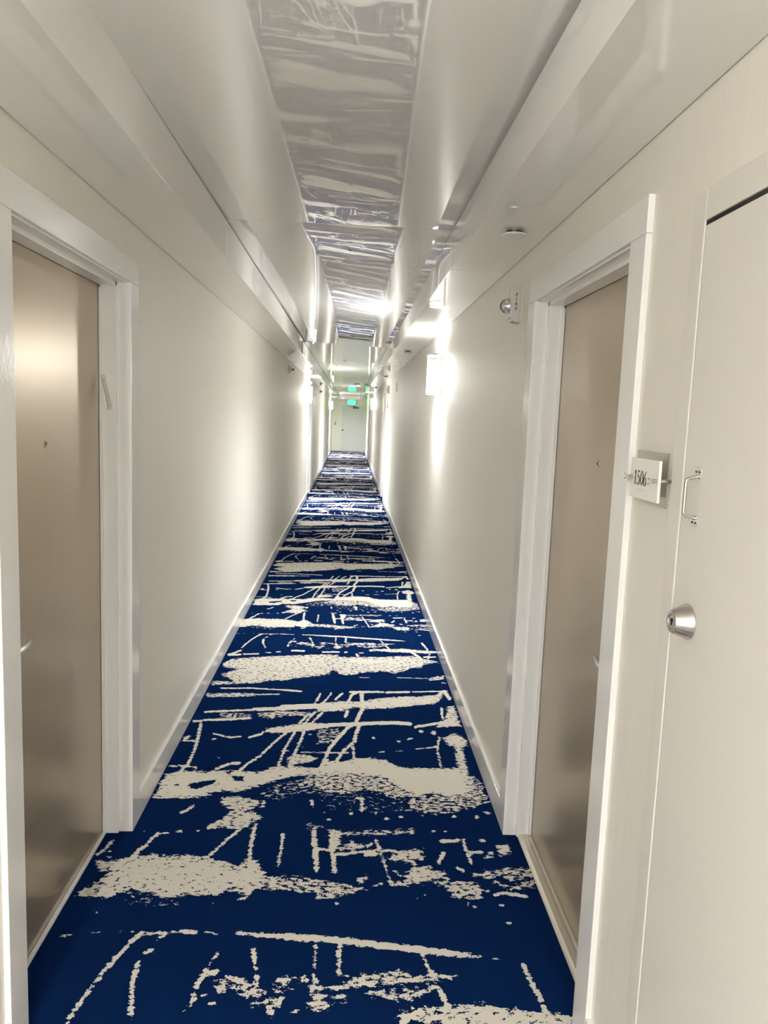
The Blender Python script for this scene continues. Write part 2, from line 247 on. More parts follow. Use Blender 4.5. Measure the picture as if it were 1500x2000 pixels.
PATTERN = """
1 -836,2188 -831,2183 -796,2187 -795,2192 -799,2196 -834,2193
1 -774,2198 -770,2195 -749,2198 -748,2202 -752,2205 -773,2203
1 -749,2202 -747,2200 -711,2202 -710,2205 -713,2207 -749,2205
1 -660,2211 -656,2207 -646,2206 -644,2210 -648,2215 -658,2215
1 -628,2207 -623,2202 -574,2198 -572,2203 -577,2208 -626,2212
1 -579,2200 -573,2195 -539,2197 -501,2201 -456,2204 -453,2211 -459,2216 -504,2213 -543,2209 -576,2207
1 -475,2211 -467,2202 -415,2199 -411,2207 -418,2216 -470,2219
1 -408,2208 -405,2203 -355,2198 -353,2202 -356,2207 -406,2212
1 -305,2206 -298,2197 -231,2189 -226,2197 -232,2206 -299,2214
1 -234,2201 -225,2188 -162,2180 -154,2191 -162,2204 -227,2212
1 -167,2194 -156,2177 -78,2164 -67,2178 -77,2195 -156,2208
1 -581,2212 -590,2213 -615,2167 -636,2106 -653,2055 -667,2000 -681,1937 -688,1890 -693,1852 -689,1842 -682,1844 -676,1882 -670,1928 -655,1990 -641,2045 -624,2094 -603,2154 -579,2198
1 -512,2203 -519,2205 -533,2184 -532,2174 -526,2173 -511,2194
1 -534,2137 -542,2140 -561,2119 -560,2108 -552,2105 -533,2126
1 -562,2083 -569,2076 -567,2005 -557,1960 -533,1870 -524,1862 -520,1870 -544,1960 -552,2000 -554,2070
1 -341,2121 -346,2119 -366,2054 -364,2047 -359,2048 -339,2113
1 -360,2060 -369,2056 -385,1986 -380,1974 -371,1977 -355,2047
1 -354,2024 -342,2019 -326,2031 -325,2047 -338,2053 -353,2040
1 -377,1963 -385,1957 -387,1919 -381,1907 -373,1913 -370,1950
1 -346,1956 -352,1958 -363,1951 -364,1945 -359,1942 -347,1949
1 -338,1920 -332,1913 -317,1913 -313,1920 -319,1926 -334,1926
1 -400,1893 -397,1890 -390,1890 -388,1893 -391,1896 -399,1896
1 -243,2151 -248,2137 -239,2093 -229,2083 -223,2096 -232,2140
1 -233,2102 -236,2094 -224,2040 -218,2034 -215,2042 -227,2096
1 -217,2033 -224,2023 -217,1948 -209,1938 -202,1947 -209,2022
0.3 -325,1989 -296,2022 -253,2018 -227,1982 -269,1982 -307,1961
0.3 -266,1961 -227,1979 -189,1968 -192,1951 -243,1944
0.3 -162,2019 -125,2023 -123,1993 -155,1997
0.2 -109,2012 -72,2023 -70,1997
0.3 -153,1975 -122,1976 -147,1961
0.8 -215,1927 -191,1920 -213,1910
0.5 -185,1934 -134,1941 -159,1884 -169,1884
1 -117,1882 -113,1880 -91,1893 -90,1899 -94,1901 -116,1887
1 -114,2203 -3,2195 135,2171 267,2151 373,2131 423,2119 455,2103 369,2103 286,2116 134,2138 3,2163 -112,2177
1 479,2100 481,2095 495,2093 499,2098 497,2103 483,2104
1 -54,2167 -59,2160 -59,2057 -55,2050 -50,2056 -49,2159
1 19,2168 12,2158 11,2035 18,2026 24,2034 26,2157
1 14,2032 17,2026 46,2015 50,2018 48,2025 19,2036
1 -55,2035 -59,2025 -51,1982 -45,1975 -40,1984 -47,2028
0.5 -60,1994 -30,1987 -39,1948 -3,1944 -12,1907 -44,1890 -61,1920 -49,1948
0.8 8,1948 36,1955 31,1924
0.2 -93,2019 -69,2019 -68,2001 -89,2001
0.35 -14,1980 33,1994 76,2024 136,2031 202,2043 233,2017 289,2036 364,2025 308,2014 199,1995 113,1987 -3,1972
0.15 96,1955 139,1962 197,1970 266,1973 259,1956 216,1938 163,1935
1 266,2117 263,2107 279,2041 286,2037 289,2047 272,2113
1 282,2045 283,2040 309,2029 313,2031 312,2036 285,2047
1 267,1975 275,1967 295,1975 300,1951 314,1897 323,1893 328,1905 314,1960 304,1994 274,1987
1 220,1924 217,1921 217,1901 219,1898 222,1901 222,1921
0.55 181,1884 265,1904 343,1908 423,1922 471,1901 521,1891 587,1885 652,1878 642,1843 309,1843 260,1862 189,1855
1 560,2081 554,2067 565,1995 577,1932 579,1879 586,1874 593,1885 591,1940 580,2005 569,2077
1 550,2261 553,2253 566,2253 573,2262 569,2270 557,2270
1 -827,2726 -834,2725 -843,2674 -860,2625 -857,2612 -850,2611 -832,2661 -823,2713
1 -824,2641 -818,2634 -810,2632 -808,2637 -813,2645 -821,2647
1 -821,2601 -814,2595 -801,2601 -800,2610 -807,2615 -820,2610
1 -671,2774 -680,2775 -703,2718 -700,2704 -692,2702 -668,2759
1 -695,2697 -705,2699 -725,2657 -746,2580 -742,2564 -733,2564 -711,2639 -692,2680
1 -743,2773 -738,2768 -726,2771 -725,2777 -729,2782 -741,2780
1 -666,2772 -661,2766 -633,2769 -631,2775 -636,2781 -664,2778
1 -618,2783 -612,2774 -589,2775 -587,2783 -593,2792 -615,2791
1 -542,2791 -536,2782 -523,2782 -520,2791 -527,2799 -540,2799
0.5 -476,2842 -434,2914 -350,2943 -299,2891 -338,2851 -346,2814 -417,2806 -453,2823
1 -504,2809 -497,2800 -466,2807 -463,2818 -470,2827 -502,2820
1 -368,2809 -375,2811 -416,2735 -465,2621 -463,2609 -456,2608 -407,2721 -367,2795
1 -318,2841 -327,2830 -326,2721 -320,2609 -312,2594 -305,2605 -310,2716 -310,2824
1 -205,2786 -212,2776 -210,2654 -211,2568 -205,2556 -199,2565 -198,2651 -198,2773
1 -92,2823 -100,2807 -92,2688 -75,2536 -66,2525 -60,2539 -76,2690 -83,2808
0.6 -846,2581 -806,2576 -753,2599 -702,2610 -652,2627 -600,2612 -542,2624 -479,2614 -414,2589 -375,2574 -342,2554 -318,2601 -287,2597 -256,2535 -233,2485 -272,2427 -292,2399 -352,2426 -402,2388 -460,2396 -520,2386 -567,2377 -632,2412 -685,2421 -744,2374 -796,2383 -845,2382 -830,2419 -795,2466 -776,2516 -823,2535
0.15 -267,2524 -228,2495 -193,2495 -134,2496 -74,2478 -44,2468 -43,2430 -100,2415 -187,2428 -255,2427
1 -311,2618 -318,2603 -300,2399 -290,2385 -283,2398 -300,2601
-0.45 -688,2393 -522,2395 -513,2333 -557,2332 -678,2357
1 -321,2370 -314,2363 -292,2368 -289,2377 -296,2384 -318,2379
1 -399,2356 -402,2353 -401,2335 -399,2330 -396,2333 -396,2351
1 -761,2313 -761,2307 -756,2299 -751,2295 -751,2302 -756,2310
-0.1 -118,2844 -64,2843 -63,2820 -116,2819
1 -92,2825 -100,2805 -86,2676 -76,2537 -67,2524 -59,2539 -68,2679 -82,2809
0.9 -40,2808 10,2797 8,2679 -26,2667 -22,2760
1 -20,2789 -28,2771 -22,2644 -13,2527 -3,2515 4,2530 -4,2647 -10,2773
1 -75,2668 -70,2660 -20,2664 -15,2674 -20,2682 -71,2678
0.5 18,2680 50,2726 82,2698 133,2716 126,2693 18,2666
1 -11,2636 -6,2628 69,2643 145,2656 150,2666 144,2674 68,2660 -7,2645
1 97,2642 106,2626 143,2626 153,2643 144,2660 106,2659
0 30,2792 76,2793 149,2807 229,2809 300,2816 297,2789 148,2782 30,2767
1 143,2756 140,2742 157,2645 177,2529 188,2450 194,2444 199,2455 188,2535 168,2652 151,2750
1 158,2665 163,2657 220,2658 226,2667 221,2676 164,2675
0.7 196,2627 246,2667 317,2680 314,2608 294,2629 266,2596 199,2611
1 276,2604 273,2591 283,2559 291,2557 293,2570 284,2602
0.55 197,2458 234,2483 276,2565 338,2566 346,2535 383,2535 391,2500 317,2484 256,2463 202,2448
1 205,2547 205,2538 227,2503 232,2503 232,2512 210,2547
1 129,2453 132,2449 165,2462 167,2468 164,2471 131,2458
0.8 73,2485 104,2510 91,2470
0.2 -95,2439 -68,2488 -38,2468 21,2460 102,2432 10,2394 -58,2374 -65,2420
0.3 345,2470 388,2475 460,2476 494,2467 499,2428 470,2391 400,2390 384,2446
1 455,2388 457,2383 498,2386 502,2391 500,2396 459,2394
1 387,2733 393,2721 462,2728 471,2742 465,2754 395,2747
1 359,2802 362,2797 379,2800 382,2806 379,2812 362,2809
1 413,2807 415,2801 429,2801 433,2807 430,2813 417,2813
1 403,2665 391,2660 366,2599 367,2581 377,2587 403,2647
1 486,2763 480,2752 475,2676 480,2669 486,2679 491,2755
1 485,2700 479,2685 484,2591 491,2585 497,2599 492,2693
1 493,2660 499,2649 542,2655 550,2669 545,2680 502,2673
1 555,2659 559,2649 578,2649 586,2659 582,2669 563,2669
1 537,2628 539,2624 578,2628 581,2633 579,2637 540,2633
1 545,2743 548,2735 565,2736 570,2743 567,2751 551,2751
0.8 609,2709 653,2716 647,2658 606,2641
1 431,2567 432,2554 450,2534 458,2537 458,2550 440,2570
0.05 482,2522 536,2538 615,2560 646,2561 714,2562 712,2525 651,2499 612,2488 584,2528 535,2497
0.2 557,2483 598,2449 697,2490 703,2465 601,2435
1 533,2397 539,2393 567,2411 649,2389 657,2396 654,2406 570,2428 538,2408
1 239,2371 242,2366 244,2366 248,2371 245,2377 242,2377
1 273,2381 276,2376 280,2376 284,2382 281,2387 277,2387
1 297,2402 300,2397 306,2397 310,2402 307,2408 301,2408
1 438,2362 437,2353 440,2349 446,2350 447,2359 444,2363
1 456,2347 457,2339 467,2332 473,2336 472,2344 462,2351
1 542,2351 545,2344 556,2344 562,2351 559,2357 547,2357
1 513,2427 516,2420 524,2420 530,2427 527,2434 518,2433
1 -1,2353 2,2347 8,2347 11,2353 8,2358 2,2358
1 298,2454 301,2448 309,2449 313,2454 310,2460 302,2460
1 -700,4322 -694,4311 -532,4321 -343,4305 -340,4315 -345,4326 -534,4342 -698,4332
1 -349,4316 -343,4301 -230,4282 -225,4296 -231,4312 -345,4330
0.3 -761,4228 -625,4247 -500,4250 -495,4209 -617,4192 -752,4180
1 -501,4229 -497,4221 -352,4236 -349,4244 -353,4252 -499,4238
1 -118,4285 -125,4279 -151,4117 -149,4098 -142,4104 -116,4265
1 -78,4201 -84,4201 -111,4120 -110,4104 -104,4104 -77,4184
1 -730,3961 -723,3950 -475,3991 -472,4005 -479,4017 -728,3975
1 -486,4006 -474,3984 -323,4007 -317,4032 -328,4055 -481,4032
1 -341,4041 -323,4007 -69,4048 -56,4088 -72,4124 -331,4081
-0.1 -634,3945 -532,3950 -481,3926 -475,3883 -606,3859 -625,3893
1 -711,3854 -703,3841 -604,3849 -471,3878 -468,3893 -475,3906 -609,3876 -708,3868
0.2 -436,3955 -330,3997 -155,3979 -159,3934 -304,3935 -355,3898 -417,3903
1 -766,3833 -758,3822 -714,3833 -712,3846 -720,3858 -764,3847
1 -718,3840 -724,3823 -709,3694 -697,3574 -693,3475 -691,3369 -706,3293 -701,3272 -692,3273 -676,3353 -677,3463 -681,3565 -692,3687 -707,3817
0.8 -762,3589 -760,3642 -738,3658 -740,3604 -695,3599 -698,3584
1 -634,3689 -628,3676 -573,3647 -538,3633 -489,3646 -486,3658 -492,3667 -541,3654 -574,3668 -630,3697
1 -627,3615 -621,3608 -604,3616 -602,3627 -608,3635 -626,3627
1 -453,3644 -445,3635 -384,3684 -381,3701 -390,3711 -451,3661
0.9 -386,3721 -368,3762 -265,3800 -188,3837 -67,3834 -65,3784 -175,3739 -266,3718 -336,3707
1 -177,3954 -185,3952 -219,3837 -217,3816 -209,3817 -175,3931
1 -138,4000 -146,3998 -192,3837 -190,3818 -183,3820 -136,3979
1 -95,3992 -103,3992 -158,3840 -157,3821 -150,3821 -95,3971
1 -262,3736 -271,3738 -329,3595 -370,3464 -424,3368 -452,3295 -450,3278 -442,3277 -415,3348 -361,3444 -319,3575 -261,3715
1 -225,3741 -233,3736 -268,3535 -283,3354 -278,3338 -271,3345 -257,3523 -221,3720
1 -180,3746 -188,3737 -212,3523 -235,3344 -230,3326 -223,3333 -200,3511 -175,3724
0.5 -244,3418 -220,3460 -159,3462 -103,3430 -126,3395 -173,3380 -230,3351
1 -281,3499 -278,3493 -241,3495 -239,3501 -242,3507 -279,3506
1 -188,3489 -185,3483 -63,3488 -60,3494 -63,3500 -186,3495
1 -49,3423 -60,3423 -87,3355 -86,3333 -76,3333 -49,3400
1 -564,3416 -560,3410 -548,3410 -546,3417 -550,3423 -562,3423
1 -183,3550 -180,3542 -173,3543 -171,3550 -174,3557 -181,3557
1 -161,3699 -156,3690 -144,3691 -140,3700 -144,3710 -157,3709
1 -102,3609 -98,3600 -85,3601 -82,3610 -86,3619 -99,3619
1 -772,3325 -767,3317 -692,3320 -640,3309 -643,3288 -639,3278 -635,3282 -640,3325 -696,3336 -770,3334
1 -555,3296 -546,3288 -499,3341 -499,3360 -508,3368 -555,3314
1 -497,3360 -487,3346 -453,3351 -449,3368 -458,3383 -493,3377
0.75 -768,3047 -755,3103 -766,3183 -755,3244 -696,3283 -591,3274 -514,3290 -427,3287 -357,3276 -287,3336 -200,3339 -51,3319 -50,3268 -193,3251 -264,3212 -347,3150 -418,3102 -526,3098 -550,3053 -644,3040 -737,3031
-9 -646,3152 -618,3176 -533,3203 -534,3173 -600,3113 -629,3124
-9 -472,3241 -415,3237 -414,3189 -453,3194
-9 -512,3277 -478,3285 -485,3253
-9 -711,3150 -685,3157 -687,3139
-9 -554,3161 -515,3162 -519,3149
0.45 -490,3044 -422,3057 -338,3027 -318,2995 -355,2953 -387,2921 -301,2888 -343,2863 -376,2805 -440,2832 -494,2802 -493,2821 -449,2890 -416,2941 -478,3001
1 -304,3030 -312,3022 -316,2969 -311,2952 -303,2959 -298,3012
1 -112,3049 -118,3031 -113,2989 -104,2976 -98,2993 -103,3036
1 -630,2917 -622,2910 -602,2927 -580,2974 -582,2989 -589,2991 -610,2944 -629,2929
-0.35 -327,3071 -271,3164 -184,3203 -50,3268 -44,3068 -156,3110 -232,3041 -315,3060
0.1 -177,3179 -130,3241 -51,3293 -45,3091 -91,3146 -164,3156
1 42,4302 48,4286 244,4298 251,4315 246,4331 48,4320
1 254,4308 259,4293 397,4308 404,4324 399,4339 261,4325
1 409,4324 412,4314 622,4341 627,4352 624,4363 414,4335
1 -121,4253 -127,4247 -138,4165 -135,4148 -129,4154 -118,4235
1 -54,4297 -61,4294 -103,4120 -102,4103 -95,4105 -53,4278
1 11,4290 3,4291 -40,4186 -40,4165 -32,4164 11,4268
1 100,4315 90,4324 50,4265 34,4157 38,4132 48,4143 61,4238 97,4287
1 116,4330 104,4294 105,4044 73,3888 78,3851 92,3864 127,4034 128,4298
0.75 -131,4102 12,4158 107,4153 218,4210 355,4248 460,4254 562,4291 580,4345 602,4335 559,4199 524,4147 433,4123 256,4065 141,4050 84,4075 -1,4014 -127,3999
1 42,4036 30,4026 13,3934 17,3906 28,3916 45,4007
1 -90,3989 -98,3995 -127,3948 -129,3928 -121,3923 -92,3969
1 604,4371 596,4329 611,4206 625,4199 633,4239 618,4364
1 559,4100 550,4079 539,3931 545,3916 553,3936 565,4083
0.7 600,4112 630,4114 628,3920 627,3834 502,3819 538,3898 564,3934
1 -131,3805 -121,3783 16,3806 150,3825 259,3840 367,3831 378,3855 371,3879 261,3888 151,3872 14,3854 -124,3830
1 379,3811 386,3797 492,3844 535,3864 544,3884 537,3898 494,3878 386,3830
1 98,3848 87,3864 43,3833 -4,3705 -53,3563 -74,3432 -94,3325 -89,3302 -79,3310 -59,3417 -38,3542 10,3677 54,3796 91,3820
1 107,3866 94,3852 72,3733 62,3621 69,3595 81,3612 91,3719 112,3833
1 67,3613 57,3615 12,3523 -18,3422 -15,3400 -5,3404 23,3500 66,3588
1 64,3586 58,3570 64,3401 71,3389 76,3404 71,3573
1 -108,3489 -105,3483 43,3485 46,3491 43,3498 -105,3496
-0.15 -110,3750 -18,3770 -3,3675 -47,3612 -103,3594
1 156,3666 162,3651 170,3652 177,3667 171,3683 163,3682
1 283,3633 286,3624 299,3624 304,3634 301,3644 288,3644
1 330,3656 334,3649 365,3666 369,3678 365,3685 334,3668
1 402,3771 405,3748 417,3737 427,3749 425,3772 413,3783
1 461,3743 468,3721 481,3722 493,3745 486,3767 472,3767
1 180,3506 182,3501 217,3505 220,3511 217,3517 183,3512
1 259,3521 261,3517 311,3519 313,3523 312,3528 262,3526
1 364,3547 367,3541 415,3553 419,3560 416,3566 367,3554
1 419,3562 422,3556 461,3567 465,3574 462,3580 423,3569
1 503,3703 495,3692 472,3574 465,3457 463,3361 469,3352 475,3366 477,3461 483,3574 506,3687
1 457,3575 461,3566 484,3571 489,3583 486,3592 463,3587
0.85 523,3682 580,3741 603,3718 634,3656 625,3595 597,3579 588,3395 584,3265 576,3121 526,3085 562,3315 552,3393 558,3504 571,3578 530,3606
0.95 -98,3317 -53,3398 19,3400 73,3430 140,3439 213,3421 259,3369 305,3345 437,3343 558,3354 583,3240 576,3121 527,3097 464,3083 401,3116 330,3080 274,3146 226,3204 194,3252 78,3273 -96,3279
0.15 -96,3279 78,3273 204,3228 268,3146 330,3080 241,3066 177,3109 111,3141 49,3094 -34,3102 -91,3146
0 589,3278 624,3242 630,3044 503,2965 393,2942 299,2960 293,3023 330,3080 465,3095 568,3109
-0.55 -89,3101 110,3095 296,3067 288,2949 129,2955 -30,2972
1 101,3076 94,3061 93,2954 99,2941 106,2955 108,3062
1 71,3064 75,3049 97,3039 104,3048 100,3062 78,3073
1 -63,2935 -58,2925 -52,2925 -48,2935 -53,2945 -58,2945
1 44,2925 51,2917 61,2922 66,2936 59,2944 48,2938
1 147,2937 152,2928 157,2928 162,2938 158,2947 152,2947
1 185,2896 189,2887 202,2887 207,2896 203,2905 190,2905
1 243,2907 247,2898 260,2899 266,2908 261,2917 248,2917
1 337,2920 340,2913 345,2913 350,2920 347,2927 341,2927
1 388,2928 391,2921 396,2921 401,2929 398,2936 392,2936
1 462,2918 466,2909 477,2909 483,2919 479,2928 468,2927
1 555,2915 558,2906 569,2907 575,2916 572,2925 561,2925
1 -43,2882 -38,2873 -25,2874 -21,2883 -26,2892 -38,2891
1 594,2953 596,2946 628,2942 632,2948 630,2954 599,2959
0.8 -41,2803 -11,2804 14,2791 0,2773
1 -677,5055 -685,5064 -723,5003 -758,4962 -758,4941 -750,4930 -715,4971 -677,5032
1 -661,4962 -655,4950 -558,4963 -555,4977 -561,4989 -659,4976
1 -758,4936 -749,4916 -670,4932 -667,4953 -676,4973 -756,4957
1 -519,5006 -515,4997 -480,4999 -478,5009 -482,5019 -517,5016
1 -450,5022 -445,5012 -416,5022 -414,5034 -419,5045 -448,5035
1 -351,5065 -345,5047 -258,5044 -253,5061 -260,5079 -347,5082
1 -142,5047 -138,5034 -102,5037 -99,5050 -103,5062 -139,5060
0.4 -761,4746 -717,4856 -562,4904 -392,4945 -218,4977 -95,4996 -84,4606 -196,4550 -301,4511 -326,4479 -431,4472 -504,4421 -617,4406 -707,4386 -756,4368 -762,4435 -626,4429 -737,4563 -699,4598 -644,4668 -737,4696
1 -704,4323 -701,4317 -575,4325 -573,4330 -576,4336 -703,4328
1 -142,5047 -136,5032 -23,5040 -18,5056 -23,5072 -138,5063
1 8,5051 13,5038 34,5046 38,5062 33,5075 12,5067
1 85,5025 86,4990 98,4962 108,4968 107,5002 96,5031
1 106,5040 109,5032 139,5040 142,5049 139,5058 109,5049
0.8 250,5121 324,5127 411,5143 503,5140 593,5117 639,5087 577,5070 498,5080 407,5083 316,5096 255,5091
1 183,5087 191,5078 204,5099 207,5126 199,5135 186,5114
1 463,5098 463,5069 494,5004 527,4912 537,4918 538,4946 504,5040 473,5107
1 539,4986 543,4971 621,4977 628,4993 625,5008 546,5002
1 600,5105 592,5092 566,4955 567,4934 575,4946 601,5083
0.35 -138,4993 -28,4991 -28,4944 132,4956 280,4967 371,4993 492,5002 535,4948 624,4899 622,4880 524,4837 506,4765 443,4760 380,4687 322,4650 268,4680 144,4655 33,4589 -11,4611 -52,4692 -89,4622 -123,4587
0.9 8,4909 219,4906 286,4838 193,4814 32,4856
0.3 537,4566 591,4602 632,4621 630,4555 544,4526
1 603,4491 605,4483 631,4477 635,4484 633,4492 607,4498
1 107,4554 109,4548 169,4552 171,4558 169,4563 109,4560
1 337,4569 339,4562 526,4558 528,4565 527,4571 340,4575
"""
# ------------------------------------------------------------------ carpet floor
PERIOD = 3.24
def pattern_field():
    """abstract brush-mark pattern of one carpet repeat: >0 cream, <0 navy"""
    x = np.arange(-0.90, 0.7701, 0.007); y = np.arange(0, PERIOD, 0.007)
    XX, YY = np.meshgrid(x, y)
    F = np.full(XX.shape, -2.2); holes = []
    for ln in PATTERN.strip().splitlines():
        t = ln.split(); lv = float(t[0])
        P = np.array([[float(a) for a in q.split(',')] for q in t[1:]]) / 1000
        for k in (-2, -1, 0, 1, 2):
            Q = P + [0, k * PERIOD]
            if Q[:, 1].max() < -0.05 or Q[:, 1].min() > PERIOD + 0.05: continue
            j0 = np.searchsorted(y, Q[:, 1].min() - .04); j1 = np.searchsorted(y, Q[:, 1].max() + .04)
            i0 = np.searchsorted(x, Q[:, 0].min() - .04); i1 = np.searchsorted(x, Q[:, 0].max() + .04)
            if j0 >= j1 or i0 >= i1: continue
            gx, gy = XX[j0:j1, i0:i1], YY[j0:j1, i0:i1]
            d = np.full(gx.shape, 9.0); inside = np.zeros(gx.shape, bool)
            n = len(Q)
            for i in range(n):
                a, b = Q[i], Q[(i + 1) % n]
                e = b - a; ll = max(e @ e, 1e-12)
                tt = np.clip(((gx - a[0]) * e[0] + (gy - a[1]) * e[1]) / ll, 0, 1)
                d = np.minimum(d, np.hypot(gx - a[0] - tt * e[0], gy - a[1] - tt * e[1]))
                c = ((a[1] > gy) != (b[1] > gy))
                if abs(e[1]) > 1e-9:
                    inside ^= c & (gx < e[0] * (gy - a[1]) / e[1] + a[0])
            sd = np.where(inside, d, -d)
            if lv == -9:
                holes.append((j0, j1, i0, i1, sd)); continue
            if lv == 1:
                w = np.clip(sd / 0.0068 - 0.05, -2.2, 1.0)
            else:
                lv2 = lv * (0.42 + 0.55 * np.clip(sd / 0.05, 0, 1)) if lv > 0 else lv
                w = np.minimum(np.clip(sd / 0.017 + 0.05, -2.2, 1.1), lv2 + 0.02)
            F[j0:j1, i0:i1] = np.maximum(F[j0:j1, i0:i1], w)
    for j0, j1, i0, i1, sd in holes:
        F[j0:j1, i0:i1] = np.minimum(F[j0:j1, i0:i1], np.clip(-sd / 0.008, -1, 2))
    return x, y, F
def make_floor():
    px, py, F = pattern_field()
    xs = np.arange(-0.90, 0.7701, 0.008)
    ys = np.concatenate([np.arange(Y0, 0.8, 0.06), np.arange(0.8, 9, 0.008), np.arange(9, 20, 0.02), np.arange(20, Y1, 0.045), [Y1]])
    ni, nj = len(xs), len(ys)
    fi = (xs - px[0]) / 0.007; i0 = np.clip(np.floor(fi).astype(int), 0, len(px) - 2); a = np.clip(fi - i0, 0, 1)
    fj = (ys % PERIOD) / 0.007; j0 = np.floor(fj).astype(int); b = fj - j0
    j1 = (j0 + 1) % len(py); j0 = j0 % len(py)
    G = F[:, i0] * (1 - a) + F[:, i0 + 1] * a
    V = G[j0] * (1 - b[:, None]) + G[j1] * b[:, None]
    co = np.zeros((nj, ni, 3), np.float32); co[..., 0] = xs[None]; co[..., 1] = ys[:, None]
    me = bpy.data.meshes.new('floor')
    me.vertices.add(ni * nj); me.vertices.foreach_set('co', co.ravel())
    idx = np.arange(ni * nj).reshape(nj, ni)
    q = np.stack([idx[:-1, :-1], idx[:-1, 1:], idx[1:, 1:], idx[1:, :-1]], -1).reshape(-1, 4)
    me.loops.add(q.size); me.loops.foreach_set('vertex_index', q.ravel().astype(np.int32))
    me.polygons.add(len(q)); me.polygons.foreach_set('loop_start', np.arange(0, q.size, 4, dtype=np.int32))
    me.update(calc_edges=True)
    at = me.attributes.new('pattern', 'FLOAT', 'POINT'); at.data.foreach_set('value', V.astype(np.float32).ravel())
    me.materials.append(M_carpet)
    o = bpy.data.objects.new('floor', me); COL.objects.link(o)
    tag(o, 'navy blue carpet with cream brush mark pattern running down the corridor', 'floor', kind='structure')
make_floor()

# ------------------------------------------------------------------ doors along the walls: side, y from, y to, kind
DOORS = [(-1, 1.829, 2.777, 'bronze'), (1, 1.845, 2.785, 'bronze'), (1, 0.55, 1.4535, 'closet'),
         (-1, 14.55, 15.50, 'bronze'), (1, 14.25, 15.20, 'bronze'),
         (-1, 16.0, 16.95, 'closet'), (1, 15.75, 16.65, 'closet'),
         (-1, 27.0, 27.95, 'bronze'), (1, 26.6, 27.55, 'bronze')]
CW = {'bronze': 0.097, 'closet': 0.052}
def wall(s, name, label):
    m = MB()
    ys = Y0
    for (sd, a, b, k) in sorted([d for d in DOORS if d[0] == s], key=lambda d: d[1]):
        g = 0.03 if k == 'bronze' else 0.012
        m.box(X(s, TH), X(s, TH + .14), ys, a - g, -0.02, 2.62)
        m.box(X(s, TH), X(s, TH + .14), a - g, b + g, 2.05 if k == 'bronze' else 2.0, 2.62)
        ys = b + g
    m.box(X(s, TH), X(s, TH + .14), ys, Y1, -0.02, 2.62)
    bmesh.ops.remove_doubles(m.bm, verts=m.bm.verts, dist=1e-5)
    tag(m.build(name, M_wall, smooth=False), label, 'wall', kind='structure')
wall(-1, 'wall_left', 'cream satin painted left wall of the corridor')
wall(1, 'wall_right', 'cream satin painted right wall of the corridor')
tag(MB().box(WL - .14, WR + .14, Y1, Y1 + .14, -0.02, 2.62).build('wall_end', M_wall, smooth=False), 'pale end wall closing the far end of the corridor', 'wall', kind='structure')
tag(MB().box(WL - .14, WR + .14, Y0 - .14, Y0, -0.02, 2.62).build('wall_back', M_wall, smooth=False), 'cream wall closing the corridor behind the viewer', 'wall', kind='structure')
def baseboard(s, name, label):
    m = MB(); ys = Y0
    for (sd, a, b, k) in sorted([d for d in DOORS if d[0] == s], key=lambda d: d[1]):
        m.box(X(s, 0), X(s, TH), ys, a - CW[k], 0, 0.104, 0.002)
        ys = b + CW[k]
    m.box(X(s, 0), X(s, TH), ys, Y1 - .002, 0, 0.104, 0.002)
    tag(m.build(name, M_trim), label, 'baseboard', kind='structure')
baseboard(-1, 'baseboard_left', 'glossy white baseboard along the left wall')
baseboard(1, 'baseboard_right', 'glossy white baseboard along the right wall')

# ------------------------------------------------------------------ ceiling: glossy tray panels, soffits with seams
def ceil_slope(y, x):
    tw = -0.018 * (x + 0.03)
    if y <= SEAMS[3]:
        s = np.interp(y, [0.0, 1.6, 2.15, 3.3], [0.006, 0.0055, 0.0, -0.0055])
        return s + tw * min(1, max(0, y / 1.2))
    s = np.interp(y, [3.41, 3.47, 3.78, 4.4, 6.5, 8.9], [-0.034, -0.031, -0.0145, -0.002, 0.0, 0.0])
    return s + tw * (1 if y < 4 else max(0, 1 - (y - 4) / 3))
def make_ceiling():
    root = empty('ceiling', (0, 0, ZC), 'glossy white reflective tray ceiling running along the corridor', 'ceiling', kind='structure')
    edges = [Y0] + SEAMS[1:] + [Y1 - .02]
    for a, b in zip(edges[:-1], edges[1:]):
        a2, b2 = a + 0.002, b - 0.002
        m = MB((0, 0, ZC))
        near = 3.3 < a < 3.5 or -3 < a < 0
        ys = np.unique(np.concatenate([np.linspace(a2, b2, 60), np.linspace(a2, min(b2, a2 + 1.2), 40)])) if near else np.array([a2, b2])
        xs = np.linspace(SL - .03, SR + .03, 9)
        Z = np.zeros((len(ys), len(xs)))
        if near:
            for i, x in enumerate(xs):
                sl = np.array([ceil_slope(y, x) for y in ys])
                z = np.concatenate([[0], np.cumsum((sl[1:] + sl[:-1]) / 2 * np.diff(ys))])
                anchor = z[-1] if a < 3 else z[0]
                Z[:, i] = z - anchor
            Z += 0.004
        g = [[m.v((x, y, ZC + Z[j, i])) for i, x in enumerate(xs)] for j, y in enumerate(ys)]
        for j in range(len(ys) - 1):
            for i in range(len(xs) - 1):
                m.bm.faces.new((g[j][i], g[j + 1][i], g[j + 1][i + 1], g[j][i + 1]))
        ext = bmesh.ops.extrude_face_region(m.bm, geom=list(m.bm.faces))
        for v in ext['geom']:
            if isinstance(v, bmesh.types.BMVert): v.co.z += 0.014
        m.build('ceiling_panel', M_gloss, root)
make_ceiling()
tag(MB().box(WL - .14, WR + .14, Y0 - .14, Y1 + .14, 2.62, 2.66).build('ceiling', M_black, smooth=False), 'dark slab above the glossy tray ceiling', 'ceiling', kind='structure')
